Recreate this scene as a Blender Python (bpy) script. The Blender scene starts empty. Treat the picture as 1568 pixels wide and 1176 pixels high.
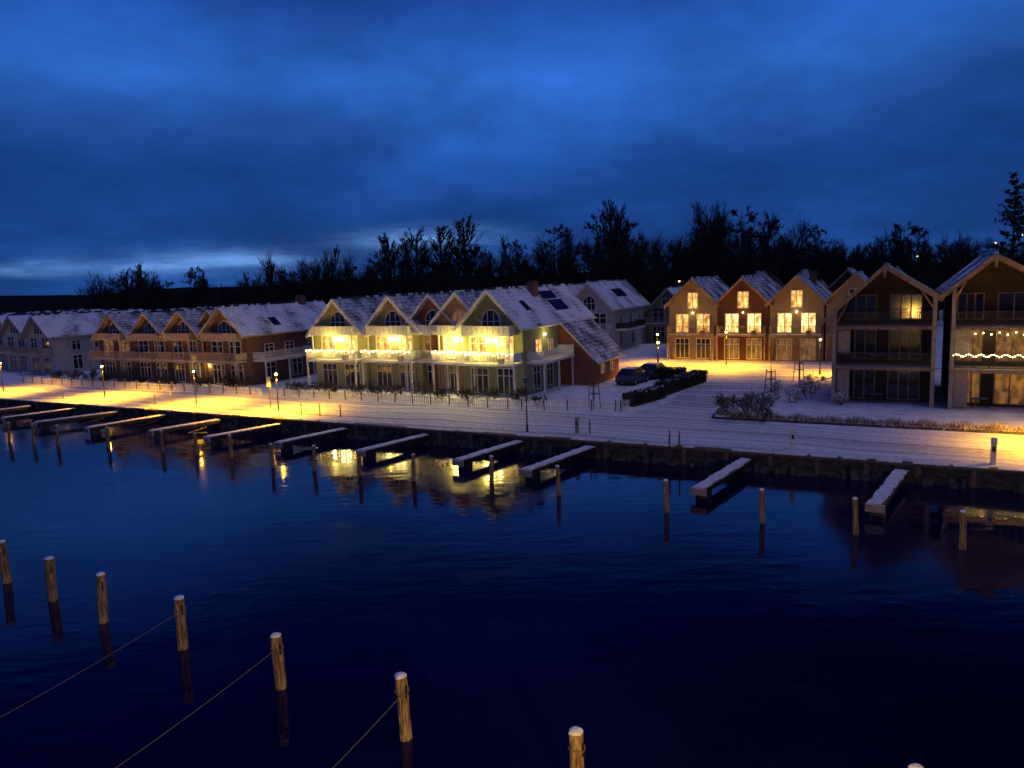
import bpy, math, random
from mathutils import Matrix, Vector
random.seed(7)
C=bpy.context.collection
scene=bpy.context.scene
scene.view_settings.view_transform='Standard'
# ------------------------------------------------------------ materials
def nmat(name):
    m=bpy.data.materials.new(name); m.use_nodes=True
    nt=m.node_tree; b=nt.nodes['Principled BSDF']
    return m,nt,b
def coords(nt,sc=(1,1,1),kind='Object'):
    tc=nt.nodes.new('ShaderNodeTexCoord'); mp=nt.nodes.new('ShaderNodeMapping')
    mp.inputs['Scale'].default_value=sc
    nt.links.new(tc.outputs[kind],mp.inputs['Vector']); return mp.outputs['Vector']
def noise(nt,vec,scale,detail=4,rough=.55):
    n=nt.nodes.new('ShaderNodeTexNoise'); n.inputs['Scale'].default_value=scale
    n.inputs['Detail'].default_value=detail; n.inputs['Roughness'].default_value=rough
    nt.links.new(vec,n.inputs['Vector']); return n.outputs['Fac']
def ramp(nt,fac,stops):
    r=nt.nodes.new('ShaderNodeValToRGB'); e=r.color_ramp.elements
    while len(e)<len(stops): e.new(.5)
    for i,(p,c) in enumerate(stops):
        e[i].position=p; e[i].color=(c[0],c[1],c[2],1) if not isinstance(c,(int,float)) else (c,c,c,1)
    nt.links.new(fac,r.inputs['Fac']); return r.outputs['Color']
def bump(nt,b,h,s=.3,d=.05):
    bn=nt.nodes.new('ShaderNodeBump'); bn.inputs['Strength'].default_value=s; bn.inputs['Distance'].default_value=d
    nt.links.new(h,bn.inputs['Height']); nt.links.new(bn.outputs['Normal'],b.inputs['Normal'])
def simple(name,c1,c2=None,rough=.7,scale=3,sc=(1,1,1),bs=.2,lo=.35,hi=.65,metal=0):
    m,nt,b=nmat(name); c2=c2 or tuple(x*.7 for x in c1)
    n=noise(nt,coords(nt,sc),scale,5,.6)
    nt.links.new(ramp(nt,n,[(lo,c2),(hi,c1)]),b.inputs['Base Color'])
    b.inputs['Roughness'].default_value=rough; b.inputs['Metallic'].default_value=metal
    if bs: bump(nt,b,n,bs)
    return m
def mixc(nt,fac,a,b_):
    m=nt.nodes.new('ShaderNodeMix'); m.data_type='RGBA'
    nt.links.new(fac,m.inputs[0])
    for i,x in ((6,a),(7,b_)):
        if isinstance(x,tuple): m.inputs[i].default_value=(*x,1)
        else: nt.links.new(x,m.inputs[i])
    return m.outputs[2]
def math_(nt,op,a,b_=None,c=None):
    m=nt.nodes.new('ShaderNodeMath'); m.operation=op
    for i,x in enumerate((a,b_,c)):
        if x is None: continue
        if isinstance(x,(int,float)): m.inputs[i].default_value=x
        else: nt.links.new(x,m.inputs[i])
    return m.outputs[0]
SNOW=simple('snow',(.82,.83,.86),(.50,.50,.52),.8,.9,bs=.7,lo=.28,hi=.56)
SNOWC=simple('snow_cap',(.84,.85,.89),(.55,.55,.57),.8,5,bs=.6)
def snow_roof(name,lo,hi,tile=(.018,.02,.03)):
    m,nt,b=nmat(name)
    v=coords(nt)
    big=noise(nt,v,.45,3); fine=noise(nt,v,3.5,5,.65)
    mx=math_(nt,'ADD',math_(nt,'MULTIPLY',big,.6),math_(nt,'MULTIPLY',fine,.4))
    w=nt.nodes.new('ShaderNodeTexWave'); w.wave_type='BANDS'; w.bands_direction='Y'; w.inputs['Scale'].default_value=.85
    w.inputs['Distortion'].default_value=.4
    nt.links.new(v,w.inputs['Vector'])
    w2=nt.nodes.new('ShaderNodeTexWave'); w2.wave_type='BANDS'; w2.bands_direction='Z'; w2.inputs['Scale'].default_value=1.0
    nt.links.new(v,w2.inputs['Vector'])
    g=math_(nt,'MULTIPLY',math_(nt,'ADD',w.outputs['Fac'],w2.outputs['Fac']),.05)
    mx=math_(nt,'ADD',mx,g)
    cov=ramp(nt,mx,[(lo,0.0),(hi,1.0)])
    nt.links.new(mixc(nt,cov,tile,(.78,.79,.84)),b.inputs['Base Color'])
    b.inputs['Roughness'].default_value=.75
    bump(nt,b,mx,.5,.08); return m
ROOF=snow_roof('snowy_tile_roof',.38,.56)
ROOFP=snow_roof('patchy_snow_roof',.46,.66)
# snow road with meandering tyre tracks
m,nt,b=nmat('snowy_road')
wv=noise(nt,coords(nt,(.05,.05,1)),1.0,2); tc=nt.nodes.new('ShaderNodeTexCoord'); sp=nt.nodes.new('ShaderNodeSeparateXYZ'); nt.links.new(tc.outputs['Object'],sp.inputs[0])
cb=nt.nodes.new('ShaderNodeCombineXYZ'); nt.links.new(math_(nt,'MULTIPLY',sp.outputs[0],.015),cb.inputs[0])
nt.links.new(math_(nt,'ADD',math_(nt,'MULTIPLY',sp.outputs[1],1.5),math_(nt,'MULTIPLY',wv,9.0)),cb.inputs[1])
n1=noise(nt,cb.outputs[0],1.0,4,.55); n2=noise(nt,coords(nt),2.6,7,.75)
mx=math_(nt,'ADD',math_(nt,'MULTIPLY',n1,.58),math_(nt,'MULTIPLY',n2,.42))
nt.links.new(ramp(nt,mx,[(.39,(.24,.23,.23)),(.48,(.55,.55,.56)),(.57,(.80,.81,.84))]),b.inputs['Base Color'])
b.inputs['Roughness'].default_value=.7; bump(nt,b,mx,1.0,.16); ROAD=m
WHITE=simple('white_paint',(.72,.71,.66),(.55,.53,.49),.5,4,bs=.05)
def wall(name,c,boards=False,brick=False):
    m,nt,b=nmat(name); v=coords(nt)
    if brick:
        br=nt.nodes.new('ShaderNodeTexBrick'); br.inputs['Scale'].default_value=3.2
        br.inputs['Color1'].default_value=(*c,1); br.inputs['Color2'].default_value=(c[0]*.6,c[1]*.55,c[2]*.5,1)
        br.inputs['Mortar'].default_value=(.22,.2,.18,1); br.inputs['Mortar Size'].default_value=.012
        tc=nt.nodes.new('ShaderNodeTexCoord'); sp=nt.nodes.new('ShaderNodeSeparateXYZ'); cb=nt.nodes.new('ShaderNodeCombineXYZ')
        nt.links.new(tc.outputs['Object'],sp.inputs[0])
        nt.links.new(math_(nt,'ADD',sp.outputs[0],sp.outputs[1]),cb.inputs[0]); nt.links.new(sp.outputs[2],cb.inputs[1])
        nt.links.new(cb.outputs[0],br.inputs['Vector'])
        nt.links.new(br.outputs['Color'],b.inputs['Base Color'])
    else:
        n=noise(nt,v,1.2,6,.6)
        col=ramp(nt,n,[(.3,tuple(x*.75 for x in c)),(.65,c)])
        if boards:
            w=nt.nodes.new('ShaderNodeTexWave'); w.bands_direction='X'; w.inputs['Scale'].default_value=2.2; w.wave_profile='SAW'
            nt.links.new(v,w.inputs['Vector'])
            col=mixc(nt,ramp(nt,w.outputs['Fac'],[(.0,.55),(.12,0.0)]),col,tuple(x*.3 for x in c))
            bump(nt,b,w.outputs['Fac'],.4,.02)
        else: bump(nt,b,noise(nt,v,14,3),.15,.01)
        nt.links.new(col,b.inputs['Base Color'])
    b.inputs['Roughness'].default_value=.85; return m
W_SAGE=wall('sage_render',(.27,.29,.14)); W_YEL=wall('pale_yellow_render',(.42,.41,.17)); W_RED=wall('red_brick',(.32,.09,.045),brick=True)
W_PEACH=wall('peach_render',(.5,.28,.15)); W_OL=wall('olive_render',(.33,.32,.16)); W_BROWN=wall('brown_brick',(.15,.06,.035),brick=True)
W_BRN2=wall('dark_brown_render',(.12,.07,.045)); W_WHITE=wall('white_render',(.42,.43,.43)); W_TIMB=wall('tan_timber_cladding',(.27,.21,.13),boards=True)
W_DRED=wall('dark_red_timber_cladding',(.10,.035,.02),boards=True); W_DARK=wall('dark_timber',(.035,.028,.022),boards=True)
W_OAK=simple('oak_beams',(.30,.22,.13),(.18,.13,.08),.7,5,(1,1,.3))
def glass(name,c=(.01,.012,.018)):
    m,nt,b=nmat(name); n=noise(nt,coords(nt),.8,2)
    nt.links.new(ramp(nt,n,[(.35,c),(.7,tuple(x*2.5 for x in c))]),b.inputs['Base Color'])
    b.inputs['Roughness'].default_value=.08; return m
GLASS=glass('dark_window_glass')
def lit(name,c,s,amb=.35,c2=None):
    m,nt,b=nmat(name); n=noise(nt,coords(nt,(1,1,.6)),2.3,3)
    k=ramp(nt,n,[(.34,amb),(.6,1.0)])
    b.inputs['Base Color'].default_value=(.05,.04,.03,1)
    if c2: nt.links.new(ramp(nt,n,[(.36,c2),(.62,c)]),b.inputs['Emission Color'])
    else: b.inputs['Emission Color'].default_value=(*c,1)
    nt.links.new(math_(nt,'MULTIPLY',k,s),b.inputs['Emission Strength']); b.inputs['Roughness'].default_value=.2; return m
LIT=lit('lit_window',(1,.6,.16),1.7,.22,(1,.36,.05)); LITB=lit('bright_lit_window',(1,.72,.26),3.0,.25,(1,.42,.07)); LITD=lit('dim_lit_window',(1,.42,.1),.22,.05)
BULB=lit('lamp_lens',(1,.50,.06),170,1.0); FAIRY=lit('string_bulb',(1,.74,.26),34,1.0)
FARB=lit('far_lamp_lens',(1,.55,.25),4,1.0)
METAL=simple('dark_metal',(.05,.05,.055),(.03,.03,.03),.45,5,bs=.05,metal=.6)
GREYM=simple('grey_painted_steel',(.34,.31,.27),(.22,.2,.18),.5,4,bs=.05)
WOOD=simple('weathered_post_wood',(.42,.29,.14),(.09,.055,.025),.85,3,(7,7,.8),bs=1.0,lo=.40,hi=.60)
PLANK=simple('jetty_planks',(.14,.11,.08),(.07,.055,.04),.8,3,(1,6,1),bs=.4)
STONE=simple('quay_wall_stone',(.08,.075,.07),(.015,.015,.015),.85,2.2,(1,1,2),bs=1.0)
BARK=simple('bark',(.018,.015,.013),(.008,.007,.007),.95,2,bs=0)
TWIG=simple('garden_twigs',(.12,.085,.05),(.05,.035,.02),.9,2,bs=0)
GRASS=simple('dry_grass',(.26,.17,.08),(.10,.065,.035),.9,3,bs=0)
HEDGE=simple('hedge_leaves',(.03,.035,.018),(.012,.014,.008),.9,6,bs=.5)
PINE=simple('pine_needles',(.02,.03,.02),(.01,.014,.01),.9,3,bs=0)
HILL=simple('distant_woodland',(.008,.009,.010),(.004,.005,.006),1,.05,bs=0)
CARP=simple('dark_blue_car_paint',(.03,.05,.12),(.025,.04,.1),.3,1,bs=0); RUB=simple('rubber',(.02,.02,.02),None,.9,4,bs=.1)
ROPE=simple('rope',(.2,.16,.1),(.1,.08,.05),.9,20,bs=.3)
BRICKC=wall('chimney_brick',(.2,.08,.05),brick=True)
SOLAR=glass('solar_panel',(.01,.014,.03))
# ------------------------------------------------------------ mesh builder
class MB:
    def __init__(s): s.v=[];s.f=[];s.mi=[];s.mats=[]
    def mat(s,m):
        if m not in s.mats: s.mats.append(m)
        return s.mats.index(m)
    def face(s,pts,m):
        n=len(s.v); s.v+= [tuple(p) for p in pts]; s.f.append(tuple(range(n,n+len(pts)))); s.mi.append(s.mat(m))
    def hexa(s,P,m,top=None):
        n=len(s.v); s.v+=[tuple(p) for p in P]; k=s.mat(m); t=s.mat(top) if top else k
        for q,mm in (((0,3,2,1),k),((4,5,6,7),t),((0,1,5,4),k),((1,2,6,5),k),((2,3,7,6),k),((3,0,4,7),k)):
            s.f.append(tuple(n+i for i in q)); s.mi.append(mm)
    def box(s,x0,x1,y0,y1,z0,z1,m,top=None):
        s.hexa([(x0,y0,z0),(x1,y0,z0),(x1,y1,z0),(x0,y1,z0),(x0,y0,z1),(x1,y0,z1),(x1,y1,z1),(x0,y1,z1)],m,top)
    def cyl(s,p,q,r0,r1,m,n=8,caps=True):
        p=Vector(p);q=Vector(q);d=(q-p)
        if d.length<1e-6: return
        d.normalize(); a=d.orthogonal().normalized(); b=d.cross(a); k=s.mat(m); o=len(s.v)
        for c,r in ((p,r0),(q,r1)):
            for i in range(n):
                t=2*math.pi*i/n; s.v.append(tuple(c+(a*math.cos(t)+b*math.sin(t))*r))
        for i in range(n):
            j=(i+1)%n; s.f.append((o+i,o+j,o+n+j,o+n+i)); s.mi.append(k)
        if caps:
            s.f.append(tuple(o+i for i in reversed(range(n)))); s.mi.append(k)
            s.f.append(tuple(o+n+i for i in range(n))); s.mi.append(k)
    def prism(s,prof,y0,y1,m):
        n=len(prof); o=len(s.v); k=s.mat(m)
        s.v+=[(x,y0,z) for x,z in prof]+[(x,y1,z) for x,z in prof]
        s.f.append(tuple(o+i for i in range(n))); s.mi.append(k)
        s.f.append(tuple(o+n+i for i in reversed(range(n)))); s.mi.append(k)
        for i in range(n):
            j=(i+1)%n; s.f.append((o+i,o+n+i,o+n+j,o+j)); s.mi.append(k)
    def obj(s,name,parent=None,loc=(0,0,0),rz=0,smooth=False):
        me=bpy.data.meshes.new(name); me.from_pydata(s.v,[],s.f); 
        for m in s.mats: me.materials.append(m)
        me.polygons.foreach_set('material_index',s.mi)
        if smooth: me.polygons.foreach_set('use_smooth',[True]*len(s.f))
        me.update(); o=bpy.data.objects.new(name,me); C.objects.link(o)
        o.location=loc; o.rotation_euler=(0,0,rz)
        if parent: o.parent=parent
        return o
def empty(name,loc,rz=0):
    e=bpy.data.objects.new(name,None); e.empty_display_size=.5; C.objects.link(e); e.location=loc; e.rotation_euler=(0,0,rz); return e
A=math.radians(-27.5); U=Vector((math.cos(A),math.sin(A))); V=Vector((-math.sin(A),math.cos(A))); Q=Vector((-6.1,51.4)); G=1.05
def P(u,v): return Q+U*u+V*v
def plight(name,loc,e,col,r=.12,parent=None,spot=None):
    l=bpy.data.lights.new(name,'SPOT' if spot else 'POINT'); l.energy=e; l.color=col; l.shadow_soft_size=r
    if spot: l.spot_size=math.radians(spot); l.spot_blend=.5
    o=bpy.data.objects.new(name,l); C.objects.link(o); o.location=loc
    if parent: o.parent=parent
    return o
# ------------------------------------------------------------ facade helper
class Face:
    def __init__(s,mb,kind,off): s.mb=mb;s.k=kind;s.off=off
    def box(s,a0,a1,z0,z1,o0,o1,m,top=None):
        if s.k=='F': s.mb.box(a0,a1,s.off-o1,s.off-o0,z0,z1,m,top)
        else: s.mb.box(s.off+o0,s.off+o1,a0,a1,z0,z1,m,top)
    def win(s,a,z,w,h,g,nm=1,tr=True,fr=None):
        fr=fr or WHITE; t=.08
        s.box(a-w/2,a+w/2,z,z+h,-.05,.012,g)
        s.box(a-w/2-t,a-w/2,z-t,z+h+t,-.05,.07,fr); s.box(a+w/2,a+w/2+t,z-t,z+h+t,-.05,.07,fr)
        s.box(a-w/2,a+w/2,z+h,z+h+t,-.05,.068,fr); s.box(a-w/2,a+w/2,z-t,z,-.05,.09,fr)
        for i in range(nm):
            x=a-w/2+w*(i+1)/(nm+1); s.box(x-.045,x+.045,z+.001,z+h-.001,-.04,.05,fr)
        if tr: s.box(a-w/2,a+w/2,z+h*.72-.03,z+h*.72+.03,-.04,.04,fr)
    def rail(s,a0,a1,z,o,m,step=.14,h=.95,ends=True):
        s.box(a0,a1,z+h-.06,z+h,o-.06,o,m,SNOWC); s.box(a0,a1,z+.08,z+.13,o-.05,o-.01,m)
        n=int((a1-a0)/step)
        for i in range(n+1):
            x=a0+(a1-a0)*i/n; s.box(x-.02,x+.02,z+.131,z+h-.061,o-.045,o-.015,m)
        if ends:
            for x in (a0,a1):
                s.box(x-.03,x+.03,z+.13+.001,z+h-.07,.02,o-.07,m)
def arch(mb,cx,y,z,w,h,frame,g):
    def prof(w,h,z):
        p=[(cx-w/2,z),(cx+w/2,z),(cx+w/2,z+h*.45)]
        for i in range(1,8):
            t=math.pi*i/8; p.append((cx+w/2*math.cos(t),z+h*.45+h*.55*math.sin(t)))
        p.append((cx-w/2,z+h*.45)); return p
    mb.prism(prof(w,h,z),y-.06,y+.05,frame); mb.prism(prof(w-.24,h-.2,z+.08),y-.075,y+.05,g)
    for dx in (-.3,.3): mb.box(cx+dx-.035,cx+dx+.035,y-.1,y-.04,z+.09,z+h*.85,frame)
    mb.box(cx-w/2+.12,cx+w/2-.12,y-.098,y-.04,z+h*.45,z+h*.45+.06,frame)
def roofpart(mb,cx,hl,hr,ridge,pl,pr,y0,y1,rm,fm,th=.2):
    for s,h,p in ((-1,hl,pl),(1,hr,pr)):
        xe=cx+s*h; ze=ridge-h*p
        A_=[(cx,y0,ridge-th),(xe,y0,ze-th),(xe,y1,ze-th),(cx,y1,ridge-th)]
        B_=[(cx,y0,ridge),(xe,y0,ze),(xe,y1,ze),(cx,y1,ridge)]
        mb.hexa(A_+B_,fm,rm)
        yb=y0-.05
        A_=[(cx,yb,ridge-.34),(xe,yb,ze-.34),(xe,y0-.003,ze-.34),(cx,y0-.003,ridge-.34)]
        B_=[(cx,yb,ridge+.03),(xe,yb,ze+.03),(xe,y0-.003,ze+.03),(cx,y0-.003,ridge+.03)]
        mb.hexa(A_+B_,fm,SNOWC)
        mb.cyl((xe+s*.06,y0,ze-.1),(xe+s*.06,y1,ze-.1),.07,.07,fm,6)
    y=y0+.1
    while y<y1-.4:
        mb.cyl((cx,y,ridge+.0),(cx,y+.36,ridge+.02),.1,.12,METAL if random.random()<.6 else SNOWC,6); y+=.4
def gable_house(name,u,v,w,L,ridge,wm,rm,gl,gatt,g1,side=None,pitch=1.0,balc=True,par=WHITE,attb=True,litb=False,arched=True,chim=None,base=G,barge=None,zs=1.0):
    p=P(u,v); e=empty(name,(p.x,p.y,base),A); e.scale=(1,1,zs); hw=w/2; ov=.35
    b=MB(); ez=ridge-hw*pitch
    b.prism([(-hw,-.3),(hw,-.3),(hw,ez-.1),(0,ridge-.1),(-hw,ez-.1)],0,L,wm); b.obj('walls',e)
    b=MB(); roofpart(b,0,hw+ov,hw+ov,ridge,pitch,pitch,-.75,L+.3,rm,barge or par)
    if chim:
        x,y=chim; b.box(x-.35,x+.35,y-.5,y+.5,ridge-1.2-abs(x)*pitch,ridge+.75-abs(x)*pitch*.5,BRICKC); b.box(x-.4,x+.4,y-.55,y+.55,ridge+.751-abs(x)*pitch*.5,ridge+.86-abs(x)*pitch*.5,METAL,SNOWC)
    b.obj('roof',e)
    b=MB(); F=Face(b,'F',0)
    aw=min(1.9,w*.36)
    if arched: arch(b,0,0,5.5,aw,2.0,WHITE,gatt)
    else: F.win(0,5.75,1.1,1.7,gatt,1)
    F.win(-w*.22,3.05,w*.25,2.0,g1,1); F.win(w*.22,3.05,w*.25,2.0,g1,1)
    F.win(-w*.22,.15,w*.27,2.15,gl,2); F.win(w*.22,.15,w*.27,2.15,gl,2)
    if side:
        S=Face(b,'R',hw)
        for (a,z,ww,hh,g) in side: S.win(a,z,ww,hh,g,1)
    b.obj('windows',e)
    if balc:
        b=MB(); F=Face(b,'F',0); a0,a1=-hw+.15,hw-.15
        F.box(a0,a1,2.68,2.9,.03,1.55,par,SNOWC); F.rail(a0+.03,a1-.03,2.9,1.53,par)
        for x in (a0+.07,a1-.07): F.box(x-.07,x+.07,-.2,2.679,1.37,1.51,par)
        if attb:
            F.box(a0+.5,a1-.5,5.22,5.38,.03,1.2,par,SNOWC); F.box(a0+.5,a1-.5,5.381,6.1,1.1,1.2,par,SNOWC)
            for x in (a0+.5,a1-.58): F.box(x,x+.08,5.381,6.09,.03,1.099,par,SNOWC)
            for i in range(1,9):
                x=a0+.5+(a1-a0-1.0)*i/9; F.box(x-.01,x+.01,5.42,6.05,1.2,1.21,METAL)
            for x in (a0+.6,a1-.6): F.box(x-.05,x+.05,2.9,5.219,1.05,1.15,par)
        # table and planter on the balcony
        F.box(-.5,.3,3.6,3.66,.6,1.1,METAL,SNOWC); F.box(hw*.4,hw*.4+.5,2.901,3.3,.9,1.3,METAL,HEDGE)
        b.obj('balcony',e)
        if litb:
            b=MB()
            for i in range(13):
                x=a0+.15+(a1-a0-.3)*i/12; z=3.7+.09*math.sin(i*2.1); b.cyl((x,-1.62,z),(x,-1.62,z+.1),.055,.04,FAIRY,6)
            for x in (-.25,.45): b.cyl((x,-.25,4.6),(x,-.25,4.95),.16,.16,FAIRY,8)
            b.obj('string_lights',e)
            plight('balcony_light',(0,-1.75,4.3),litb,(1,.72,.11),.15,e)
    return e
# middle terrace
gable_house('terrace_house',-19.85,15.2,6.3,15,8.7,W_YEL,ROOFP,GLASS,GLASS,LIT,litb=330,chim=(-1,9))
gable_house('terrace_house',-13.5,15.5,6.0,15,8.85,W_OL,ROOFP,GLASS,GLASS,LIT,litb=180)
gable_house('brick_house',-9.5,16.2,4.9,14.6,8.95,W_RED,ROOFP,GLASS,GLASS,LITD)
gable_house('terrace_house',-6.3,15.6,4.7,15,9.05,W_PEACH,ROOFP,GLASS,LITD,LITB,litb=340)
h5=gable_house('terrace_house',-2.65,14.8,6.0,16,9.2,W_SAGE,ROOF,GLASS,GLASS,LIT,litb=430,chim=(.6,7.2),
  side=[(3.0,3.1,1.2,1.5,LIT),(5.6,3.3,.9,1.1,LITD),(2.5,.3,1.3,2,GLASS),(5.3,.3,1.3,2,GLASS)])
b=MB(); hw=3.0
b.prism([(hw+.01,-.3),(hw+3.4,-.3),(hw+3.4,2.75),(hw+.01,6.1)],7.6,14.6,W_RED)
x0,x1=hw+.36,hw+4.0; z0=9.2-(hw+.36)-.004; z1=9.2-(hw+4.0)
b.hexa([(x0,7.2,z0-.2),(x1,7.2,z1-.2),(x1,15,z1-.2),(x0,15,z0-.2),(x0,7.2,z0),(x1,7.2,z1),(x1,15,z1),(x0,15,z0)],WHITE,ROOFP)
S=Face(b,'R',hw+3.4); S.win(10,.9,1.0,1.2,GLASS); S.win(12.6,.9,1.0,1.2,GLASS)
b.obj('annex',h5)
b=MB(); S=Face(b,'R',hw); S.box(.6,7.2,2.68,2.9,.03,1.7,WHITE,SNOWC); S.rail(.65,7.15,2.9,1.68,WHITE)
for y in (.8,3.9,7.0): S.box(y-.07,y+.07,-.2,2.679,1.5,1.64,WHITE)
b.obj('side_balcony',h5)
plight('side_wall_light',(hw+.8,4.3,4.9),45,(1,.74,.2),.1,h5)
b=MB(); b.cyl((hw+.02,4.3,4.95),(hw+.2,4.3,5.0),.07,.07,FAIRY,8); b.obj('side_wall_lamp',h5)
b=MB()
def on_roof(y0,y1,t0,t1,ridge,m,b=b,pitch=1.0):
    o=.09
    f=lambda t:(t+o*.7,ridge-t*pitch+o*.7)
    (xa,za),(xb,zb)=f(t0),f(t1)
    b.hexa([(xa-.06,y0,za-.06),(xb-.06,y0,zb-.06),(xb-.06,y1,zb-.06),(xa-.06,y1,za-.06),(xa,y0,za),(xb,y0,zb),(xb,y1,zb),(xa,y1,za)],METAL,m)
on_roof(8.3,11.4,.5,1.2,9.2,SOLAR); on_roof(8.8,11.8,1.35,2.3,9.2,SOLAR); on_roof(3.0,3.8,1.2,2.0,9.2,SOLAR)
b.obj('solar_panels',h5)
# left terrace
TAN=simple('cream_balcony_boards',(.42,.34,.26),(.3,.24,.18),.7,4,bs=.1)
gable_house('terrace_house',-52.3,14.4,6.2,14,8.65,W_BROWN,ROOFP,GLASS,GLASS,LITD,par=TAN,zs=.89)
gable_house('terrace_house',-45.9,14.2,6.2,14,8.7,W_BROWN,ROOFP,GLASS,GLASS,GLASS,par=TAN,zs=.89)
gable_house('terrace_house',-40.2,14.0,5.4,14,8.75,W_BROWN,ROOFP,GLASS,GLASS,GLASS,chim=(-1,8),par=TAN,zs=.9)
hh_=gable_house('terrace_house',-36.7,15.0,5.0,13,8.8,W_BRN2,ROOFP,LIT,GLASS,GLASS,par=TAN,zs=.9)
plight('porch_light',(0,-1.2,2.2),90,(1,.72,.16),.1,hh_)
b=MB(); b.cyl((0,-.1,2.3),(0,-.1,2.5),.1,.1,FAIRY,8); b.obj('porch_lamp',hh_)
h=gable_house('terrace_house',-33.9,13.9,6.0,15,9.1,W_BROWN,ROOF,GLASS,GLASS,GLASS,chim=(0,11.5),par=TAN,zs=.9,
  side=[(3,3.2,1.2,1.3,GLASS),(6,3.2,1.2,1.3,GLASS),(9.5,3.2,1,1.2,GLASS),(3,.4,1.4,1.9,GLASS),(7,.4,1.4,1.9,GLASS)])
b=MB(); S=Face(b,'R',3.0); S.box(.6,8.2,2.68,2.9,.03,1.7,WHITE,SNOWC); S.rail(.65,8.15,2.9,1.68,WHITE)
for y in (.8,4.2,8.0): S.box(y-.07,y+.07,-.2,2.679,1.5,1.64,WHITE)
b.obj('side_balcony',h)
b=MB(); on_roof(4.5,5.5,1.6,2.5,9.1,SOLAR,b=b); b.obj('skylight',h)
# white houses far left
sd=[(3,3.2,1.1,1.2,GLASS),(6,3.2,1.1,1.2,GLASS),(9,3.2,1.1,1.2,GLASS),(3,.5,1.2,1.9,GLASS),(7,.5,1.4,1.9,GLASS)]
for uu,vv in ((-68.9,15.5),(-76.6,17),(-82,18.5),(-88,20)):
    gable_house('white_house',uu,vv,5.4,15,8.2,W_WHITE,ROOF,GLASS,GLASS,GLASS,side=sd,attb=False,par=GREYM,zs=.92)
# white house behind
h=gable_house('white_house',-8.2,52,6.6,15,9.3,W_WHITE,ROOF,GLASS,GLASS,GLASS,side=[(3,3.4,1.2,1.4,GLASS),(7,3.4,1.2,1.4,GLASS),(11,3.4,1,1.3,GLASS),(3,.5,1.4,2,GLASS),(8,.5,1.4,2,GLASS)],attb=False)
b=MB(); on_roof(5,9,1.2,2.2,9.3,SOLAR,b=b); S=Face(b,'R',3.3); S.box(1,9,2.68,2.9,.03,1.6,WHITE,SNOWC); S.rail(1.05,8.95,2.9,1.58,METAL); b.obj('side_balcony',h)
gable_house('white_house',-15.5,56,6.4,14,8.9,W_WHITE,ROOF,GLASS,GLASS,GLASS,attb=False)
gable_house('terrace_house',-1.5,66,6.4,14,8.0,W_SAGE,ROOF,GLASS,GLASS,GLASS,attb=False,par=GREYM)
# right three
for i,(uu,wm,ga,g1) in enumerate(((7.2,W_TIMB,LIT,LIT),(12.9,W_DRED,LIT,LITB),(18.6,W_TIMB,LIT,LITB),(24.4,W_TIMB,GLASS,GLASS))):
    t=gable_house('timber_house',uu,45.5-.06*i,5.6,13,9.1,wm,ROOFP,LITD if i else GLASS,ga,g1,attb=False,par=W_OAK,arched=False,pitch=.95,chim=(1,6) if i==2 else None,zs=1.03)
    if i<3: plight('facade_glow_light',(0,-1.2,4.9),28,(1,.62,.16),.1,t); b=MB(); b.cyl((0,-.14,5.15),(0,-.14,5.3),.06,.06,FAIRY,8); b.obj('added_glow_lamp',t)  # added glow on the fronts; the light and its small fixture are made up
for i in range(4):
    gable_house('timber_house',10+6*i,72-.1*i,5.6,12,9.8,W_DRED,ROOFP,GLASS,GLASS,GLASS,attb=False,par=W_OAK,arched=False,balc=False)
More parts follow.
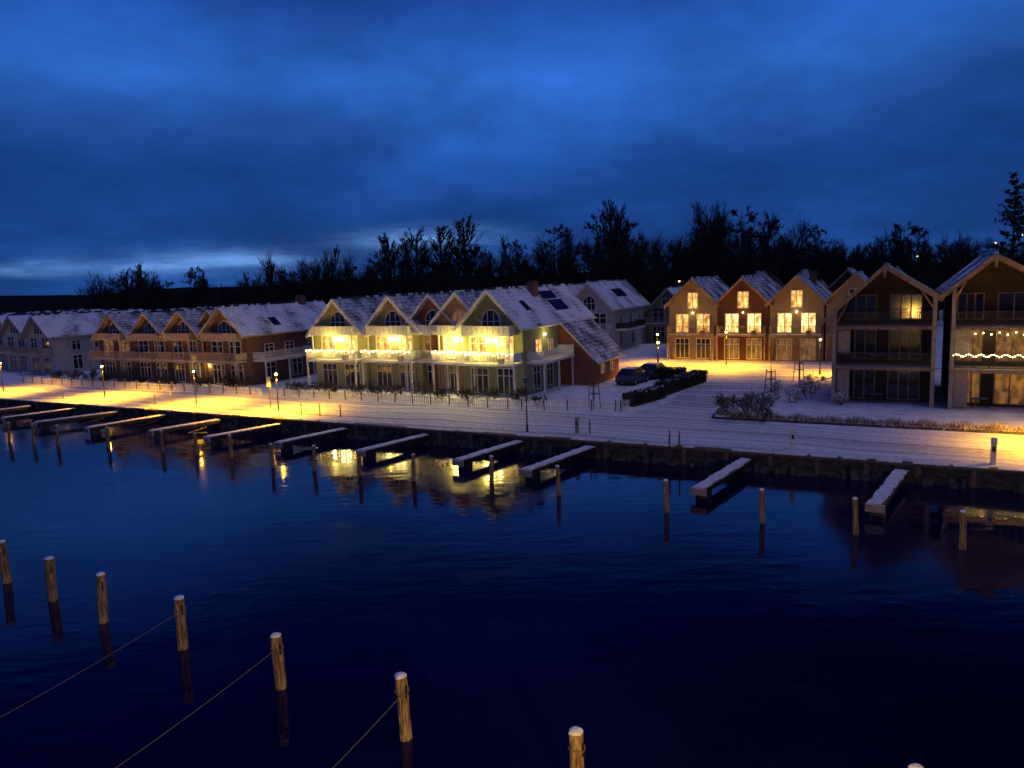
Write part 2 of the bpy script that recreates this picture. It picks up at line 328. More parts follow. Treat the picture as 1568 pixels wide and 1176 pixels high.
# big gallery houses right
def gallery_house(u,v,hl,hr,ridge,pl,pr,L,strings):
    p=P(u,v); e=empty('gallery_house',(p.x,p.y,G),A)
    rec=2.2; wl=hl-.6; wr=hr-.25
    b=MB(); zl=ridge-wl*pl; zr=ridge-wr*pr
    b.prism([(-wl,-.3),(wr,-.3),(wr,zr-.12),(0,ridge-.12),(-wl,zl-.12)],rec,L,W_DARK)
    # party walls enclosing the galleries
    b.box(-wl+.002,-wl+.12,.16,rec-.004,-.3,zl-.2,W_DARK); b.box(wr-.12,wr-.002,.16,rec-.004,-.3,zr-.2,W_DARK)
    b.obj('walls',e)
    b=MB(); roofpart(b,0,hl,hr,ridge,pl,pr,-.9,L+.3,ROOFP,W_OAK,.25); 
    b.obj('roof',e)
    b=MB(); F=Face(b,'F',rec)
    for z in (.25,3.25,6.15):
        g=LITD if (strings and z<6) else GLASS
        hh=2.2 if z<6 else 1.7
        F.win(-wl*.48,z,wl*.62,hh,g,2,False,W_OAK); F.win(wr*.42,z,wr*.6,hh,g,2,False,W_OAK)
    b.obj('windows',e)
    b=MB()
    for z in (2.85,5.75):
        b.box(-wl-.03,wr+.03,-.05,rec-.006,z-.25,z,W_OAK,SNOWC)
        F=Face(b,'F',-.02); F.rail(-wl+.2,wr-.2,z,.0,METAL,.12,1.0,False)
    for x,t in ((-wl+.12,zl),(wr-.12,zr)):
        b.box(x-.13,x+.13,-.12,.14,-.2,2.599,GREYM); b.box(x-.13,x+.13,-.12,.14,2.851,5.499,GREYM); b.box(x-.13,x+.13,-.12,.14,5.751,t-.05,GREYM)
    b.box(-wl+.3,-wl+1.15,.4,.5,.2,2.5,GREYM); b.box(-wl+.3,-wl+1.15,.4,.5,3.7,5.4,GREYM)
    b.box(-.09,.09,-.85,-.7,ridge-.9,ridge-.35,W_OAK)
    for s,hh,pp in ((-1,wl,pl),(1,wr,pr)):
        b.cyl((s*hh*.93,.0,ridge-hh*pp-.9),(s*hh*.7,-.75,ridge-hh*.7*pp-.35),.07,.07,W_OAK,6)
    for z in (0.0,2.851):
        b.box(-.9,.1,.9,1.5,z+.68,z+.74,METAL,SNOWC)
        for xx in (-.85,.05):
            for yy in (.95,1.45): b.cyl((xx,yy,z),(xx,yy,z+.68),.025,.025,METAL,5)
    b.obj('gallery',e)
    if strings:
        b=MB()
        for i in range(44):
            x=-wl+.2+(wl+wr-.4)*i/43; z=3.78+.08*math.sin(i*1.3); b.cyl((x,-.1,z),(x,-.1,z+.05),.03,.03,FAIRY,5)
        for i in range(12):
            x=-wl+.6+(wl+wr-1)*i/12; b.cyl((x,rec-.3,5.1+.1*math.sin(i*3)),(x,rec-.3,5.17+.1*math.sin(i*3)),.035,.035,FAIRY,5)
        b.obj('string_lights',e); plight('gallery_light',(0,1.0,4.6),10,(1,.5,.12),.15,e)
gallery_house(27.8,17.2,3.9,3.55,10.1,.97,.66,12,False)
gallery_house(34.3,16.6,2.95,4.6,10.55,.86,.62,12,True)
gallery_house(42.3,16.8,3.4,4.4,10.4,.86,.62,12,True)
# ------------------------------------------------------------ ground, water, quay
def sheet(name,pts,z,m,local=True):
    b=MB(); b.face([(x,y,0) for x,y in pts],m); p=P(0,0)
    return b.obj(name,None,(p.x,p.y,z) if local else (0,0,z),A if local else 0)
sheet('ground',[(-2500,0.3),(2500,0.3),(2500,3500),(-2500,3500)],1.0,SNOW)
sheet('promenade',[(-140,.45),(90,.45),(90,8.6),(-140,8.6)],1.004,ROAD)
rd=[(11.5,8.6),(17.4,8.6),(17.2,12),(18,18),(19.5,24),(22,30),(24,44),(6,44),(2,38),(9,30),(12.5,22),(12.8,14)]
sheet('road',rd,1.008,ROAD)
m,nt,b_=nmat('dark_water')
tc=nt.nodes.new('ShaderNodeTexCoord'); mp=nt.nodes.new('ShaderNodeMapping'); mp.inputs['Rotation'].default_value=(0,0,.2); mp.inputs['Scale'].default_value=(.4,1.3,1)
nt.links.new(tc.outputs['Object'],mp.inputs['Vector'])
n1=noise(nt,mp.outputs['Vector'],1.3,2,.5); n2=noise(nt,tc.outputs['Object'],.085,5,.65); n3=noise(nt,mp.outputs['Vector'],.3,2,.5)
ice=ramp(nt,n2,[(.50,0.0),(.52,1.0)])
b_.inputs['IOR'].default_value=1.36
nt.links.new(mixc(nt,ice,(.0002,.0004,.026),(.002,.003,.032)),b_.inputs['Base Color'])
nt.links.new(math_(nt,'MULTIPLY_ADD',ice,.08,.035),b_.inputs['Roughness'])
bn=nt.nodes.new('ShaderNodeBump'); bn.inputs['Strength'].default_value=.17; bn.inputs['Distance'].default_value=.1
rip=math_(nt,'MULTIPLY',n1,math_(nt,'SUBTRACT',.62,math_(nt,'MULTIPLY',ice,.48)))
nt.links.new(math_(nt,'ADD',math_(nt,'ADD',rip,math_(nt,'MULTIPLY',n3,.9)),math_(nt,'MULTIPLY',ice,.15)),bn.inputs['Height']); nt.links.new(bn.outputs['Normal'],b_.inputs['Normal'])
WATER=m
sheet('water',[(-2500,-2500),(2500,-2500),(2500,3500),(-2500,3500)],0.0,WATER,False)
p0=P(0,0)
b=MB(); b.box(-600,300,.06,.6,-3,.88,STONE)
b.box(-600,300,-.06,.44,.885,1.0,PLANK)
x=-150
while x<90:
    l=random.uniform(.5,2.2)
    if random.random()<.85: b.box(x,x+l,-.05+random.uniform(0,.1),.40,1.001,1.001+random.uniform(.03,.07),SNOWC)
    x+=l+random.uniform(.05,.5)
x=-150
while x<90:
    b.box(x-.12,x+.12,-.14,.059,-1,.87,PLANK); x+=2.4
for i in range(700):
    x=random.uniform(-90,60); r=random.uniform(.1,.4); y=-random.uniform(0,.4)
    b.cyl((x,y,-.2),(x+random.uniform(-.15,.15),y+.1,random.uniform(.05,.5)),r,r*random.uniform(.4,.8),STONE,random.choice((5,6,7)))
b.obj('quay_wall',None,(p0.x,p0.y,0),A)
# finger jetties
F_=[((-46,71.7),(-50,67.2)),((-40.2,69),(-44.2,65.0)),((-34.9,66.2),(-39.6,62.1)),((-29.5,63.5),(-33.4,58.6)),((-23.7,60.2),(-27.3,56.3)),((-17.9,57.2),(-21.8,53.1)),((-12.3,54.5),(-15.9,50.3)),((-6,51.2),(-9.65,46.9)),((.35,48),(-3.3,43.4)),((4.7,45.7),(.6,40.5)),((12.9,41.2),(8.9,35.8)),((19.7,37.7),(15.8,32.3)),((27,34),(23,28.8))]
for (bx,by),(tx,ty) in F_:
    d=Vector((tx-bx,ty-by)); L=d.length; ang=math.atan2(d.y,d.x); b=MB()
    b.box(0,L,-.34,-.24,.42,.62,METAL); b.box(0,L,.24,.34,.42,.62,METAL)
    n=int(L/.16)
    for i in range(n):
        x=L*i/n; b.box(x,x+.13,-.36,.36,.621,.66,PLANK)
    k=24; pts=[]
    for sgn in (-1,1):
        for i in range(k+1):
            ii=i if sgn<0 else k-i
            pts.append((L*ii/k*.99+.03,sgn*(.30+random.uniform(-.07,.05)),.71))
    b.face(pts,SNOWC)
    for i in range(2*(k+1)):
        a=pts[i]; c=pts[(i+1)%len(pts)]; b.face([(a[0],a[1],.655),(c[0],c[1],.655),c,a],SNOWC)
    b.box(L-.02,L+.10,-.4,.4,.3,.64,GREYM,SNOWC)
    b.box(L-.9,L-.3,-.3,.3,-.15,.41,METAL)
    b.cyl((L-.5,0,-.4),(.1,0,.35),.05,.05,METAL,6)
    b.obj('finger_jetty',None,(bx,by,0),ang)
# mooring posts
def post(x,y,top,r,near=False):
    b=MB(); n=14 if near else 8; seg=12 if near else 3; lx,ly=random.uniform(-.05,.05),random.uniform(-.05,.05)
    rings=[]; jit=[random.uniform(-.09,.09) for _ in range(n)]
    for j in range(seg+1):
        t=j/seg; z=-1.2+(top+1.2)*t; rr=r*(1.06-.1*t)*(1+random.uniform(-.06,.06))
        rings.append([(lx*z+rr*math.cos(6.283*i/n)*(1+jit[i]+random.uniform(-.04,.04)),ly*z+rr*math.sin(6.283*i/n)*(1+jit[i]+random.uniform(-.04,.04)),z) for i in range(n)])
    for j in range(seg):
        for i in range(n):
            q=(i+1)%n; b.face([rings[j][i],rings[j][q],rings[j+1][q],rings[j+1][i]],WOOD)
    cx,cy=lx*top,ly*top
    prev=rings[-1]
    for s,dz in ((1.02,.02),(.8,.055),(.4,.08)):
        cur=[(cx+(p[0]-cx)*s,cy+(p[1]-cy)*s,top+dz) for p in rings[-1]]
        for i in range(n):
            q=(i+1)%n; b.face([prev[i],prev[q],cur[q],cur[i]],SNOWC)
        prev=cur
    b.face(prev,SNOWC)
    if near:
        z=top-.35
        for i in range(n):
            a=6.283*i/n; c=6.283*(i+1)/n; R=r*1.12
            b.cyl((lx*z+R*math.cos(a),ly*z+R*math.sin(a),z+.03*math.sin(a*2)),(lx*z+R*math.cos(c),ly*z+R*math.sin(c),z+.03*math.sin(c*2)),.02,.02,ROPE,5)
        b.cyl((lx+r*.8,ly-r*.7,top-.5),(lx+r*.85,ly-r*.75,top-.2),.025,.025,METAL,6)
    return b.obj('mooring_post',None,(x,y,0),0)
for x,y in [(-19.9,28.3),(-17.0,26.4),(-14.1,24.4),(-10.5,22.3),(-6.7,19.75),(-2.9,17.2),(1.1,14.7)]: post(x,y,1.6+random.uniform(-.04,.06),.155,True)
post(7.5,13.3,1.45,.15,True)
for x,y in [(-42,58.4),(-38.5,57.0),(-36.0,56.0),(-33.7,55.1),(-29.1,53.5),(-24.3,51.5),(-21.4,50.1),(-18.6,48.9),(-14.9,45.7),(-12.1,44.7),(-9.0,43.0),(-5.7,41.4),(-1.3,40.4),(2.2,37.7),(7.0,34.2),(10.8,32.2),(14.1,30.4),(17.3,28.3),(20.8,26.8)]:
    post(x,y,1.5,.12)
b=MB(); b.box(-34,16,3.6,5.6,.4,.55,PLANK,SNOWC); b.box(-34,16,3.7,3.9,-.2,.39,METAL); b.box(-34,16,5.3,5.5,-.2,.39,METAL); b.obj('near_jetty')
for s,e_ in (((-2.9,17.1,1.2),(-9.7,5.4,.8)),((-6.7,19.65,1.2),(-14.9,5.4,.8)),((-10.5,22.2,1.2),(-20,5.4,.8))):
    s=Vector(s);e_=Vector(e_); b=MB(); pr=s
    for i in range(1,31):
        t=i/30; q=s.lerp(e_,t); q.z-=4*t*(1-t)*.6; b.cyl(pr,q,.009,.009,ROPE,5,False); pr=q
    b.obj('mooring_rope')
# ------------------------------------------------------------ lamps
OR=(1,.43,.008); YE=(1,.50,.02)
def lamp(x,y,h,power,col=OR,lit_=True,z=1.0,spot=157):
    e=empty('street_lamp',(x,y,z)); b=MB()
    b.cyl((0,0,-.05),(0,0,.5),.09,.07,METAL,10); b.cyl((0,0,.5),(0,0,h-.1),.05,.04,METAL,10)
    b.obj('pole',e)
    b=MB(); b.cyl((0,0,h-.1),(0,0,h+.02),.05,.16,METAL,12); b.cyl((0,0,h+.22),(0,0,h+.30),.24,.10,METAL,12); b.cyl((0,0,h+.30),(0,0,h+.34),.1,.04,SNOWC,12)
    for i in range(4):
        a=i*math.pi/2; b.cyl((.16*math.cos(a),.16*math.sin(a),h+.02),(.16*math.cos(a),.16*math.sin(a),h+.22),.012,.012,METAL,5)
    b.obj('lantern_frame',e)
    b=MB(); b.cyl((0,0,h+.05),(0,0,h+.17),.07,.08,BULB if lit_ else GLASS,12); b.obj('lantern_lens',e)
    if lit_: plight('lamp_light',(0,0,h-.25),power,col,.1,e,spot)
lamp(-39.7,73.3,2.9,11000); lamp(-19,60.8,3.0,8000); lamp(-27.8,66.0,2.9,12000)
lamp(.9,49.2,3.3,0,OR,False); lamp(-54,80,3,9000)
lamp(30.8,39.2,3.3,13000); lamp(22.8,80,3.6,7500,OR); lamp(29.5,72,3.2,2800,OR); lamp(16.5,85,3.2,2800,OR); lamp(15.0,77,3.0,2600,OR)
lamp(44,33,3.3,7000)
lamp(3.5,4.6,4.2,9000,(1,.56,.1),True,.55,None)  # unseen lamp on the near jetty, added to warm the near posts
lamp(-75,95,3,1500)
def pedestal(x,y,h,w,m):
    b=MB(); b.box(-w,w,-w,w,0,h*.8,m); b.box(-w*1.1,w*1.1,-w*1.1,w*1.1,h*.8,h,m,SNOWC); b.box(-w*.6,w*.6,-w-.01,-w+.01,h*.5,h*.72,METAL)
    b.box(-w*1.05,w*1.05,-w*1.05,w*1.05,h+.001,h+.06,SNOWC); b.obj('power_pedestal',None,(x,y,1.004),A)
pedestal(4.1,48.2,1.05,.1,GREYM); pedestal(15.7,41.8,1.15,.11,WHITE); pedestal(24,37.1,1.25,.12,WHITE)
for x,y in ((-16.6,58.8),(-15,58.2),(-13.2,57.3),(4.9,47.9),(9.1,43.5),(9.6,43.2),(-32,67.3),(-44,73.7),(-31,68.2)):
    b=MB(); b.cyl((0,0,0),(0,0,.95),.05,.045,PLANK,8); b.cyl((0,0,.95),(0,0,1.0),.055,.03,SNOWC,8); b.cyl((0,0,.78),(0,0,.84),.054,.054,WHITE,8); b.obj('bollard',None,(x,y,1.004))
b=MB(); b.cyl((0,0,0),(0,0,2.6),.04,.04,METAL,8); b.box(-.25,.25,-.06,.0,1.9,2.7,METAL); b.box(-.22,.22,-.07,-.061,1.95,2.65,WHITE); b.box(-.27,.27,-.1,.05,2.701,2.75,SNOWC); b.obj('notice_sign',None,(-20.0,62,1.0),A)
# ------------------------------------------------------------ fence
b=MB()
def fence(b,a,c,h=.75,step=.2):
    a=Vector(a);c=Vector(c); L=(c-a).length; d=(c-a)/L; n=int(L/step)
    for i in range(n+1):
        p=a+d*(L*i/n); big=(i%9==0); hh=h+.12 if big else h*random.uniform(.85,1.05); r=.055 if big else .034
        lean=random.uniform(-.05,.05)
        b.cyl((p.x,p.y,-.02),(p.x+d.x*lean,p.y+d.y*lean,hh),r,r,WHITE if not big else PLANK,4)
        if big: b.cyl((p.x,p.y,hh),(p.x,p.y,hh+.07),.08,.03,SNOWC,6)
    for z in (.25,.6): b.cyl((a.x,a.y,z),(c.x,c.y,z),.03,.03,WHITE,4)
fence(b,(-62,9.0),(-24.5,9.1)); fence(b,(-23.4,9.1),(3,8.9)); fence(b,(3,8.9),(10.6,10.2)); fence(b,(10.6,10.2),(10.8,11.5))
b.obj('garden_fence',None,(p0.x,p0.y,1.0),A)
# ------------------------------------------------------------ plants
def branch(b,p,d,L,r,depth,m,spread,up,ns,minr,leaf=None,leafsize=.2,rr=.6):
    q=p+d*L; b.cyl(p,q,r,max(r*.62,minr),m,4 if depth>2 else 3,False)
    if depth==0:
        if leaf:
            for _ in range(3):
                c=q+Vector([random.uniform(-1,1)*leafsize for _ in range(3)]); s=leafsize*random.uniform(.5,1.1)
                a=Vector([random.uniform(-1,1) for _ in range(3)]).normalized()*s; e=Vector([random.uniform(-1,1) for _ in range(3)]).normalized()*s
                b.face([c-a,c+e,c+a*.8,c-e*.6],leaf)
        return
    for i in range(ns):
        t=random.uniform(.3,1.0) if i else 1.0
        o=p+d*L*t; nd=(d+Vector([random.uniform(-spread,spread) for _ in range(3)])+Vector((0,0,up))).normalized()
        branch(b,o,nd,L*random.uniform(.6,.84),max(r*rr,minr),depth-1,m,spread,up,ns,minr,leaf,leafsize,rr)
def tree_mesh(kind,seed):
    random.seed(seed); b=MB()
    if kind=='broad':
        b.cyl((0,0,-.5),(0,0,1.8),.18,.15,BARK,6,False)
        branch(b,Vector((0,0,1.8)),Vector((0,0,1)),2.6,.12,5,BARK,.55,.16,4,.013,None,0,.55)
        for q in range(2):
            a=random.uniform(0,6.28); branch(b,Vector((0,0,2+q*.9)),Vector((math.cos(a)*.6,math.sin(a)*.6,.75)).normalized(),1.9,.07,4,BARK,.55,.15,4,.013,None,0,.55)
    elif kind=='poplar':
        b.cyl((0,0,-.5),(0,0,9.3),.16,.03,BARK,6,False)
        z=1.5
        while z<9.2:
            for k in range(3):
                a=random.uniform(0,6.28); L=(1.0-.6*abs(z-4.5)/4.7)*1.15*random.uniform(.65,1.15)
                branch(b,Vector((0,0,z)),Vector((math.cos(a)*.42,math.sin(a)*.42,.9)).normalized(),L,.03,3,BARK,.32,.2,3,.012,None,0,.6)
            z+=.38
    elif kind=='alder':
        b.cyl((0,0,-.5),(0,0,9.6),.16,.025,BARK,6,False)
        z=1.6
        while z<9.4:
            for k in range(3):
                a=random.uniform(0,6.28); L=(9.9-z)*.17*random.uniform(.5,1.3)+.3
                branch(b,Vector((0,0,z)),Vector((math.cos(a),math.sin(a),.45)).normalized(),L,.035,3,BARK,.5,.08,3,.013,BARK,.075,.6)
            z+=.62
    me=b.obj('tmp'); mesh=me.data; bpy.data.objects.remove(me); return mesh
VAR={'broad':[tree_mesh('broad',i) for i in (1,2,3,4,5)],'poplar':[tree_mesh('poplar',i) for i in (11,12,13)],'alder':[tree_mesh('alder',i) for i in (21,22,23)]}
HT={}
for k in VAR:
    for m_ in VAR[k]: HT[m_.name]=max(v.co.z for v in m_.vertices)
random.seed(99)
def place_tree(kind,x,y,top,name,parent=None,wid=1.0,z0=.8):
    me=random.choice(VAR[kind]); s=(top-z0)/HT[me.name]
    o=bpy.data.objects.new(name,me); C.objects.link(o); o.location=(x,y,z0); o.scale=(s*wid,s*wid,s); o.rotation_euler=(0,0,random.uniform(0,6.28))
    if parent: o.parent=parent
    return o
row=empty('distant_tree_row',(0,0,0))
prof=[(-.62,9.5),(-.56,12.4),(-.52,15.6),(-.44,13.8),(-.37,15.2),(-.30,17.6),(-.25,17.4),(-.2,17.6),(-.16,17.8),(-.02,16.8),(.01,17.9),(.06,19),(.09,19.7),(.13,20.2),(.17,20.2),(.2,18.8),(.235,20),(.27,22),(.31,21.6),(.35,20.6),(.38,19),(.42,18.2),(.46,16),(.5,18),(.55,16.6),(.62,16),(.68,16.6),(.8,17.4)]
def hprof(a):
    for (a0,h0),(a1,h1) in zip(prof,prof[1:]):
        if a0<=a<=a1: return h0+(h1-h0)*(a-a0)/(a1-a0)
    return prof[0][1] if a<prof[0][0] else prof[-1][1]
a=-.64
while a<.84:
    D=random.uniform(114,150); q=hprof(a); hh=11+(q-11)*D/125 if q>11 else q
    hh=1+(hh-1)*random.choice((random.uniform(.6,.85),random.uniform(.78,1.06)))
    place_tree(random.choice(['broad','broad','alder','poplar']),a*D,D,hh,'tree',row,random.uniform(.75,1.2))
    a+=random.uniform(.005,.010)
b=MB(); random.seed(5)
a=-.66
while a<.86:
    for _ in range(20):
        D=random.uniform(140,165); h=min(hprof(a)*.70,12.6)*random.uniform(.75,1.0); z=random.uniform(.3,1)**.6*h
        c=Vector(((a+random.uniform(-.006,.006))*D,D,z)); s=random.uniform(.25,.8)
        e1=Vector((random.uniform(-1,1),random.uniform(-.5,.5),random.uniform(-1,1)))*s; e2=Vector((random.uniform(-1,1),random.uniform(-.5,.5),random.uniform(-1,1)))*s
        b.face([c-e1,c+e2,c+e1,c-e2*.7],HILL)
    b.face([(a*168,168,0),((a+.012)*168,168,0),((a+.012)*168,168,hprof(a)*.58),(a*168,168,hprof(a)*.62)],HILL)
    a+=.008
b.obj('distant_undergrowth')
b=MB(); pr=None
for i in range(161):
    x=-900+i*12; z=12.2+1.2*math.sin(i*.21)+.8*math.sin(i*.77)+random.uniform(-.25,.25)
    if pr: b.face([(pr[0],430,0),(x,430,0),(x,430,z),(pr[0],430,pr[1])],HILL); b.face([(pr[0],430,pr[1]),(x,430,z),(x,520,z*.9),(pr[0],520,pr[1]*.9)],HILL)
    pr=(x,z)
b.obj('distant_hills')
random.seed(12)
for x,t in ((-20.0,19.8),(-15.3,20.5),(-11.2,20.6),(-7.2,22.2)): place_tree('poplar',x,130,t,'poplar_tree',None,1.7)
for x,t in ((-60.5,15.0),(-58.2,15.8)): place_tree('poplar',x,122,t,'poplar_tree',None,1.5)
for x,y,t,k in ((17.1,128,23.8,'poplar'),(19.0,129,23.1,'poplar'),(15.3,131,21.8,'alder'),(37.5,136,24.4,'broad'),(34,134,22,'broad'),(42,138,22.5,'alder'),(47,139,20.6,'alder'),(52.5,130,18.4,'alder'),(67,130,18.4,'alder'),(69.5,130,17.8,'alder'),(1.5,128,17.6,'alder'),(-5.5,131,16.8,'alder'),(7.5,128,18.8,'broad')):
    place_tree(k,x,y,t,'bare_tree')
random.seed(31); b=MB(); b.cyl((0,0,-.5),(0,0,20.3),.3,.04,BARK,8,False); z=6.0
while z<20:
    n=random.randint(3,5)
    for k in range(n):
        a=random.uniform(0,6.28); L=(20.8-z)*.26*random.uniform(.6,1.2)+.45
        d=Vector((math.cos(a),math.sin(a),random.uniform(.05,.3))).normalized(); e=Vector((0,0,z))+d*L; e.z+=L*.1
        b.cyl((0,0,z),e,.05,.025,BARK,4,False)
        for t in range(int(L*11)):
            c=Vector((0,0,z)).lerp(e,random.uniform(.2,1)); c+=Vector((random.uniform(-.3,.3),random.uniform(-.3,.3),random.uniform(-.2,.2))); s=random.uniform(.1,.28)
            a1=Vector([random.uniform(-1,1) for _ in range(3)])*s; a2=Vector([random.uniform(-1,1) for _ in range(3)])*s
            b.face([c-a1,c+a2,c+a1,c-a2],PINE)
    z+=random.uniform(.45,.9)
b.obj('pine_tree',None,(59.2,90,1))
for x,y,z in ((28.5,128,9.8),(78.5,124,14.2),(84,126,15.4),(66.5,125,12.5)):
    e=empty('street_lamp',(x,y,1)); b=MB(); b.cyl((0,0,0),(0,0,z-1),.04,.03,METAL,6); b.cyl((0,-.3,z-1),(0,.3,z-1),.06,.06,METAL,6); b.obj('pole',e)
    b=MB(); b.cyl((0,-.35,z-1.2),(0,-.35,z-.95),.14,.14,FARB,8); b.obj('lantern_lens',e)
def shrub(name,x,y,h,n,m,spread=.7,z=1.0,leaf=None):
    b=MB()
    for i in range(n):
        a=random.uniform(0,6.28); r=random.uniform(0,.25*h)
        branch(b,Vector((r*math.cos(a),r*math.sin(a),0)),Vector((math.cos(a)*.5,math.sin(a)*.5,1)).normalized(),h*.42,.03,3,m,spread,.15,3,.012,leaf,.06)
    return b.obj(name,None,(x,y,z))
for x,y,h in ((14.9,50.3,1.9),(16.0,50.6,1.7),(17.2,52.5,1.5),(15.2,53.0,1.3),(16.4,49.3,1.2)): shrub('garden_shrub',x,y,h,9,TWIG,.7,1.1)
for x,y,h in ((19,55,1.1),(21,56,1.3),(22.5,57,1.4),(24,60,1.5),(25.5,63,1.2),(27,60,1.3),(21,60,1.2),(24,54.5,1.0)): shrub('garden_shrub',x,y,h,5,TWIG,.8,1.1,SNOWC)
for i in range(48):
    u=-60+i*1.34+random.uniform(-.5,.5)
    if -28<u<-24: continue
    p=P(u,random.uniform(10.4,12.8)); shrub('garden_shrub',p.x,p.y,random.uniform(.8,1.5),5,TWIG,.8,1.0,HEDGE)
b=MB()
for i in range(6200):
    u=random.uniform(17.5,60); v=9.9+random.gauss(0,.3)+max(0,(19-u))*.6; h=random.uniform(.2,.55)*(.6+.5*math.sin(u*1.7)**2); lx=random.uniform(-.25,.25); ly=random.uniform(-.2,.2); w=.02
    b.face([(u-w,v,0),(u+w,v,0),(u+lx,v+ly,h)],GRASS if random.random()<.8 else SNOWC)
b.obj('dry_grass_border',None,(p0.x,p0.y,1.1),A)
gp=[(17.6,9.4),(70,9.4),(70,40),(26,40),(22.6,29),(19.8,23),(18.2,17),(17.4,12.5)]
b=MB(); b.face([(x,y,.10) for x,y in gp],SNOW); b.obj('garden_lawn',None,(p0.x,p0.y,1.0),A)
b=MB()
for i in range(len(gp)):
    a=Vector(gp[i]); c=Vector(gp[(i+1)%len(gp)]); d=(c-a).normalized(); nrm=Vector((d.y,-d.x))*.14
    q=[a+nrm,c+nrm,c,a]; b.hexa([(t.x,t.y,-.05) for t in q]+[(t.x,t.y,.14) for t in q],STONE,STONE)
b.obj('garden_kerb',None,(p0.x,p0.y,1.0),A)
def hedge(name,a,c,h,w):
    a=Vector(a);c=Vector(c);L=(c-a).length;d=(c-a)/L;nn=Vector((-d.y,d.x)); b=MB()
    q=[a-nn*w*.4,c-nn*w*.4,c+nn*w*.4,a+nn*w*.4]; b.hexa([(t.x,t.y,0) for t in q]+[(t.x,t.y,h*.86) for t in q],HEDGE)
    for i in range(int(L*330)):
        t=random.uniform(0,L); s=random.uniform(-.5,.5); z=random.uniform(.05,1)**.7*h
        if random.random()<.6: s=math.copysign(.5,s)*random.uniform(.8,1.1)
        else: z=h*random.uniform(.86,1.05)
        p=a+d*t+nn*s*w; k=random.uniform(.05,.11); cc=Vector((p.x,p.y,z))
        a1=Vector([random.uniform(-1,1) for _ in range(3)])*k; a2=Vector([random.uniform(-1,1) for _ in range(3)])*k
        b.face([cc-a1,cc+a2,cc+a1,cc-a2],SNOWC if z>h*.97 and random.random()<.3 else HEDGE)
    b.obj(name,None,(0,0,1.0))
hedge('hedge',(8.9,57.6),(12.2,61.5),.95,1.1); hedge('hedge',(12.4,62.5),(17.6,69.8),1.1,1.2); hedge('hedge',(12.5,73.5),(16.5,71.6),1.1,1.1)
for x,y in ((6.2,57.1),(21.3,61.8),(25.6,67.0)):
    e=empty('staked_young_tree',(x,y,1.05)); b=MB()
    for i in range(3):
        a=i*2.094+.3; b.cyl((.55*math.cos(a),.55*math.sin(a),-.1),(.38*math.cos(a),.38*math.sin(a),1.9),.04,.04,WOOD,6)
        a2=a+2.094
        for z in (1.7,1.1):
            k=.55-.17*z/1.9; b.cyl((k*math.cos(a),k*math.sin(a),z),(k*math.cos(a2),k*math.sin(a2),z),.03,.03,WOOD,5)
    b.obj('stakes',e); b=MB(); b.cyl((0,0,-.1),(0,0,2),.05,.035,BARK,6); branch(b,Vector((0,0,1.9)),Vector((0,0,1)),.8,.03,3,TWIG,.6,.2,3,.01); b.obj('sapling',e)
def car(x,y,rz,paint):
    e=empty('parked_car',(x,y,1.01),rz); b=MB()
    st=[(-2.1,.45,.75,.72),(-2.0,.3,.9,.8),(-1.3,.28,.98,.86),(-.5,.28,1.0,.88),(.6,.28,1.0,.88),(1.6,.28,.95,.86),(2.0,.32,.85,.8),(2.1,.45,.7,.72)]
    for (x0,a0,t0,w0),(x1,a1,t1,w1) in zip(st,st[1:]):
        b.face([(x0,-w0,a0),(x1,-w1,a1),(x1,-w1,t1),(x0,-w0,t0)],paint); b.face([(x1,w1,a1),(x0,w0,a0),(x0,w0,t0),(x1,w1,t1)],paint)
        b.face([(x0,-w0,t0),(x1,-w1,t1),(x1,w1,t1),(x0,w0,t0)],paint); b.face([(x0,w0,a0),(x1,w1,a1),(x1,-w1,a1),(x0,-w0,a0)],METAL)
    for (xx,a,t,w) in (st[0],st[-1]): b.face([(xx,-w,a),(xx,w,a),(xx,w,t),(xx,-w,t)],paint)
    b.obj('body',e)
    b=MB(); q0=[(-1.5,-.8,.985),(1.1,-.8,1.005),(1.1,.8,1.005),(-1.5,.8,.985)]; q1=[(-1.0,-.62,1.45),(.35,-.62,1.47),(.35,.62,1.47),(-1.0,.62,1.45)]
    b.hexa(q0+q1,GLASS,SNOWC)
    for i in range(4): b.cyl(q0[i],q1[i],.04,.04,paint,5)
    b.obj('cabin',e)
    b=MB()
    for wx in (-1.3,1.3):
        for s in (-1,1): b.cyl((wx,s*.7,.31),(wx,s*.9,.31),.31,.31,RUB,14); b.cyl((wx,s*.9,.31),(wx,s*.91,.31),.18,.18,GREYM,10)
    b.obj('wheels',e)
    b=MB(); b.box(2.07,2.12,-.65,-.4,.58,.72,GREYM); b.box(2.07,2.12,.4,.65,.58,.72,GREYM); b.box(-2.12,-2.07,-.66,-.4,.6,.75,W_RED); b.box(-2.12,-2.07,.4,.66,.6,.75,W_RED); b.obj('lights',e)
car(11.3,70.3,math.radians(55),CARP); car(13.9,73.8,math.radians(60),simple('grey_car_paint',(.05,.05,.05),None,.3,1,bs=0))
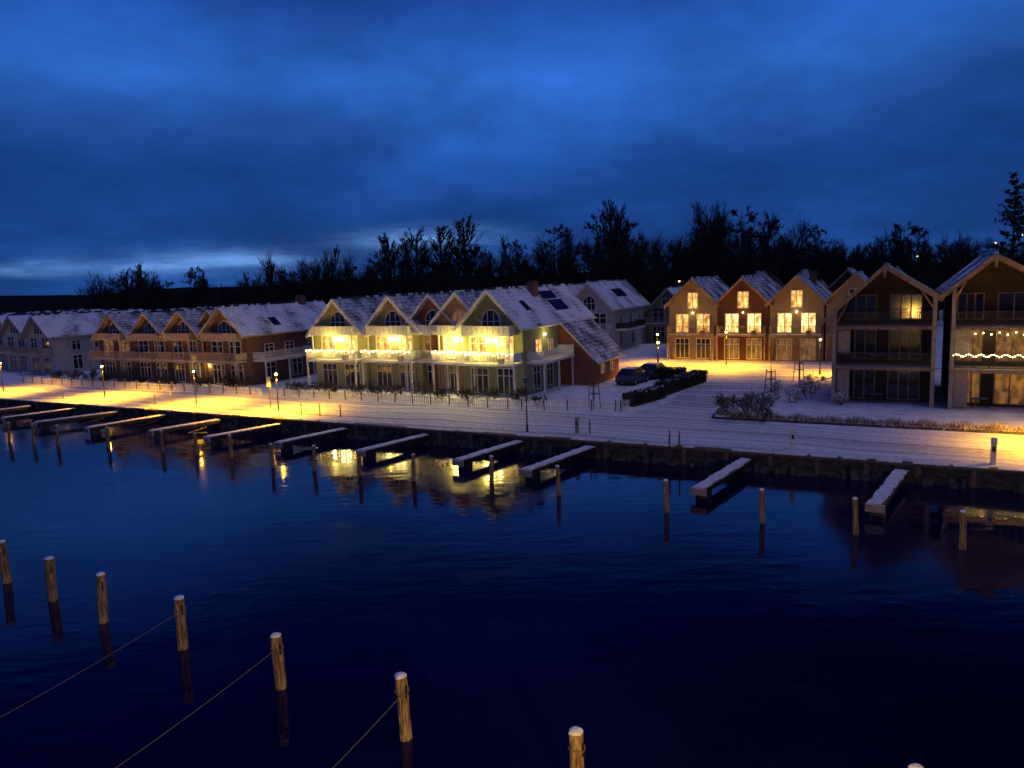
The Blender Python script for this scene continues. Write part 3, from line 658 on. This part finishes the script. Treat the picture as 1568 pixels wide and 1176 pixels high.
# ------------------------------------------------------------ sky world
w=bpy.data.worlds.new("World"); scene.world=w; w.use_nodes=True; nt=w.node_tree; bg=nt.nodes['Background']
tc=nt.nodes.new('ShaderNodeTexCoord'); sp=nt.nodes.new('ShaderNodeSeparateXYZ'); nt.links.new(tc.outputs['Generated'],sp.inputs[0])
X,Y,Z=sp.outputs
zc=math_(nt,'MAXIMUM',Z,0.0); den=math_(nt,'ADD',zc,.30)
cb=nt.nodes.new('ShaderNodeCombineXYZ'); nt.links.new(math_(nt,'DIVIDE',X,den),cb.inputs[0]); nt.links.new(math_(nt,'DIVIDE',Y,den),cb.inputs[1])
base=ramp(nt,zc,[(0.0,(.010,.05,.20)),(.05,(.012,.058,.25)),(.14,(.013,.072,.33)),(.24,(.024,.12,.50)),(.33,(.013,.070,.36)),(.40,(.003,.015,.19)),(.5,(.001,.004,.11)),(.75,(.003,.018,.18))])
n1=noise(nt,cb.outputs[0],.8,5,.45); n2=noise(nt,cb.outputs[0],2.2,7,.62)
cl=math_(nt,'ADD',math_(nt,'MULTIPLY',n1,.68),math_(nt,'MULTIPLY',n2,.32))
k=ramp(nt,cl,[(.34,.5),(.48,.86),(.63,1.6)])
mm=nt.nodes.new('ShaderNodeMix'); mm.data_type='RGBA'; mm.blend_type='MULTIPLY'; mm.inputs[0].default_value=1
nt.links.new(base,mm.inputs[6]); nt.links.new(k,mm.inputs[7])
az=math_(nt,'DIVIDE',X,math_(nt,'MAXIMUM',Y,.05))
# high sky, out of view, darkened to the right so its water reflection blackens
def sstep(x,a,b_):
    r=nt.nodes.new('ShaderNodeMapRange'); r.interpolation_type='SMOOTHSTEP'; nt.links.new(x,r.inputs[0]); r.inputs[1].default_value=a; r.inputs[2].default_value=b_; return r.outputs[0]
dark=math_(nt,'SUBTRACT',1.0,math_(nt,'MULTIPLY',math_(nt,'MULTIPLY',sstep(Z,.28,.45),sstep(az,-.2,.6)),.9))
m3=nt.nodes.new('ShaderNodeMix'); m3.data_type='RGBA'; m3.blend_type='MULTIPLY'; m3.inputs[0].default_value=1
nt.links.new(mm.outputs[2],m3.inputs[6]); cc=nt.nodes.new('ShaderNodeCombineXYZ')
for i in range(3): nt.links.new(dark,cc.inputs[i])
nt.links.new(cc.outputs[0],m3.inputs[7])
cb2=nt.nodes.new('ShaderNodeCombineXYZ'); nt.links.new(math_(nt,'MULTIPLY',az,7),cb2.inputs[0]); nt.links.new(math_(nt,'MULTIPLY',Z,50),cb2.inputs[1])
st=ramp(nt,noise(nt,cb2.outputs[0],1.0,5,.6),[(.44,0.0),(.62,1.0)])
def blob(ca,ce,ra,re):
    a=math_(nt,'POWER',math_(nt,'DIVIDE',math_(nt,'SUBTRACT',az,ca),ra),2); e=math_(nt,'POWER',math_(nt,'DIVIDE',math_(nt,'SUBTRACT',Z,ce),re),2)
    return math_(nt,'EXPONENT',math_(nt,'MULTIPLY',math_(nt,'ADD',a,e),-1))
bl=math_(nt,'ADD',math_(nt,'ADD',math_(nt,'MULTIPLY',blob(-.58,.030,.09,.007),1.2),math_(nt,'MULTIPLY',blob(-.38,.034,.13,.014),.85)),math_(nt,'MULTIPLY',blob(-.10,.056,.08,.013),1.1))
front=math_(nt,'GREATER_THAN',Y,.05)
s_=math_(nt,'MULTIPLY',math_(nt,'MULTIPLY',bl,math_(nt,'ADD',math_(nt,'MULTIPLY',st,.75),.3)),front)
ad=nt.nodes.new('ShaderNodeMix'); ad.data_type='RGBA'; ad.blend_type='ADD'; ad.inputs[7].default_value=(.15,.31,.6,1)
nt.links.new(s_,ad.inputs[0]); nt.links.new(m3.outputs[2],ad.inputs[6])
nt.links.new(ad.outputs[2],bg.inputs['Color']); bg.inputs['Strength'].default_value=1.0
sl=bpy.data.lights.new('town_glow','SUN'); sl.energy=.46; sl.angle=math.radians(50); sl.color=(.60,.58,1.0)  # soft added fill standing in for town glow on the snow
so=bpy.data.objects.new('town_glow',sl); C.objects.link(so); so.rotation_euler=(math.radians(14),math.radians(16),0)
# ------------------------------------------------------------ camera
cam=bpy.data.cameras.new('camera'); co=bpy.data.objects.new('camera',cam); C.objects.link(co)
cam.sensor_width=36; cam.lens=36*1162/1568; cam.clip_end=8000; cam.clip_start=.1
p=math.radians(7.84); r=math.radians(-2)
co.matrix_world=Matrix.Translation((0,0,11))@(Matrix.Rotation(math.pi/2-p,4,'X')@Matrix.Rotation(r,4,'Z'))
scene.camera=co
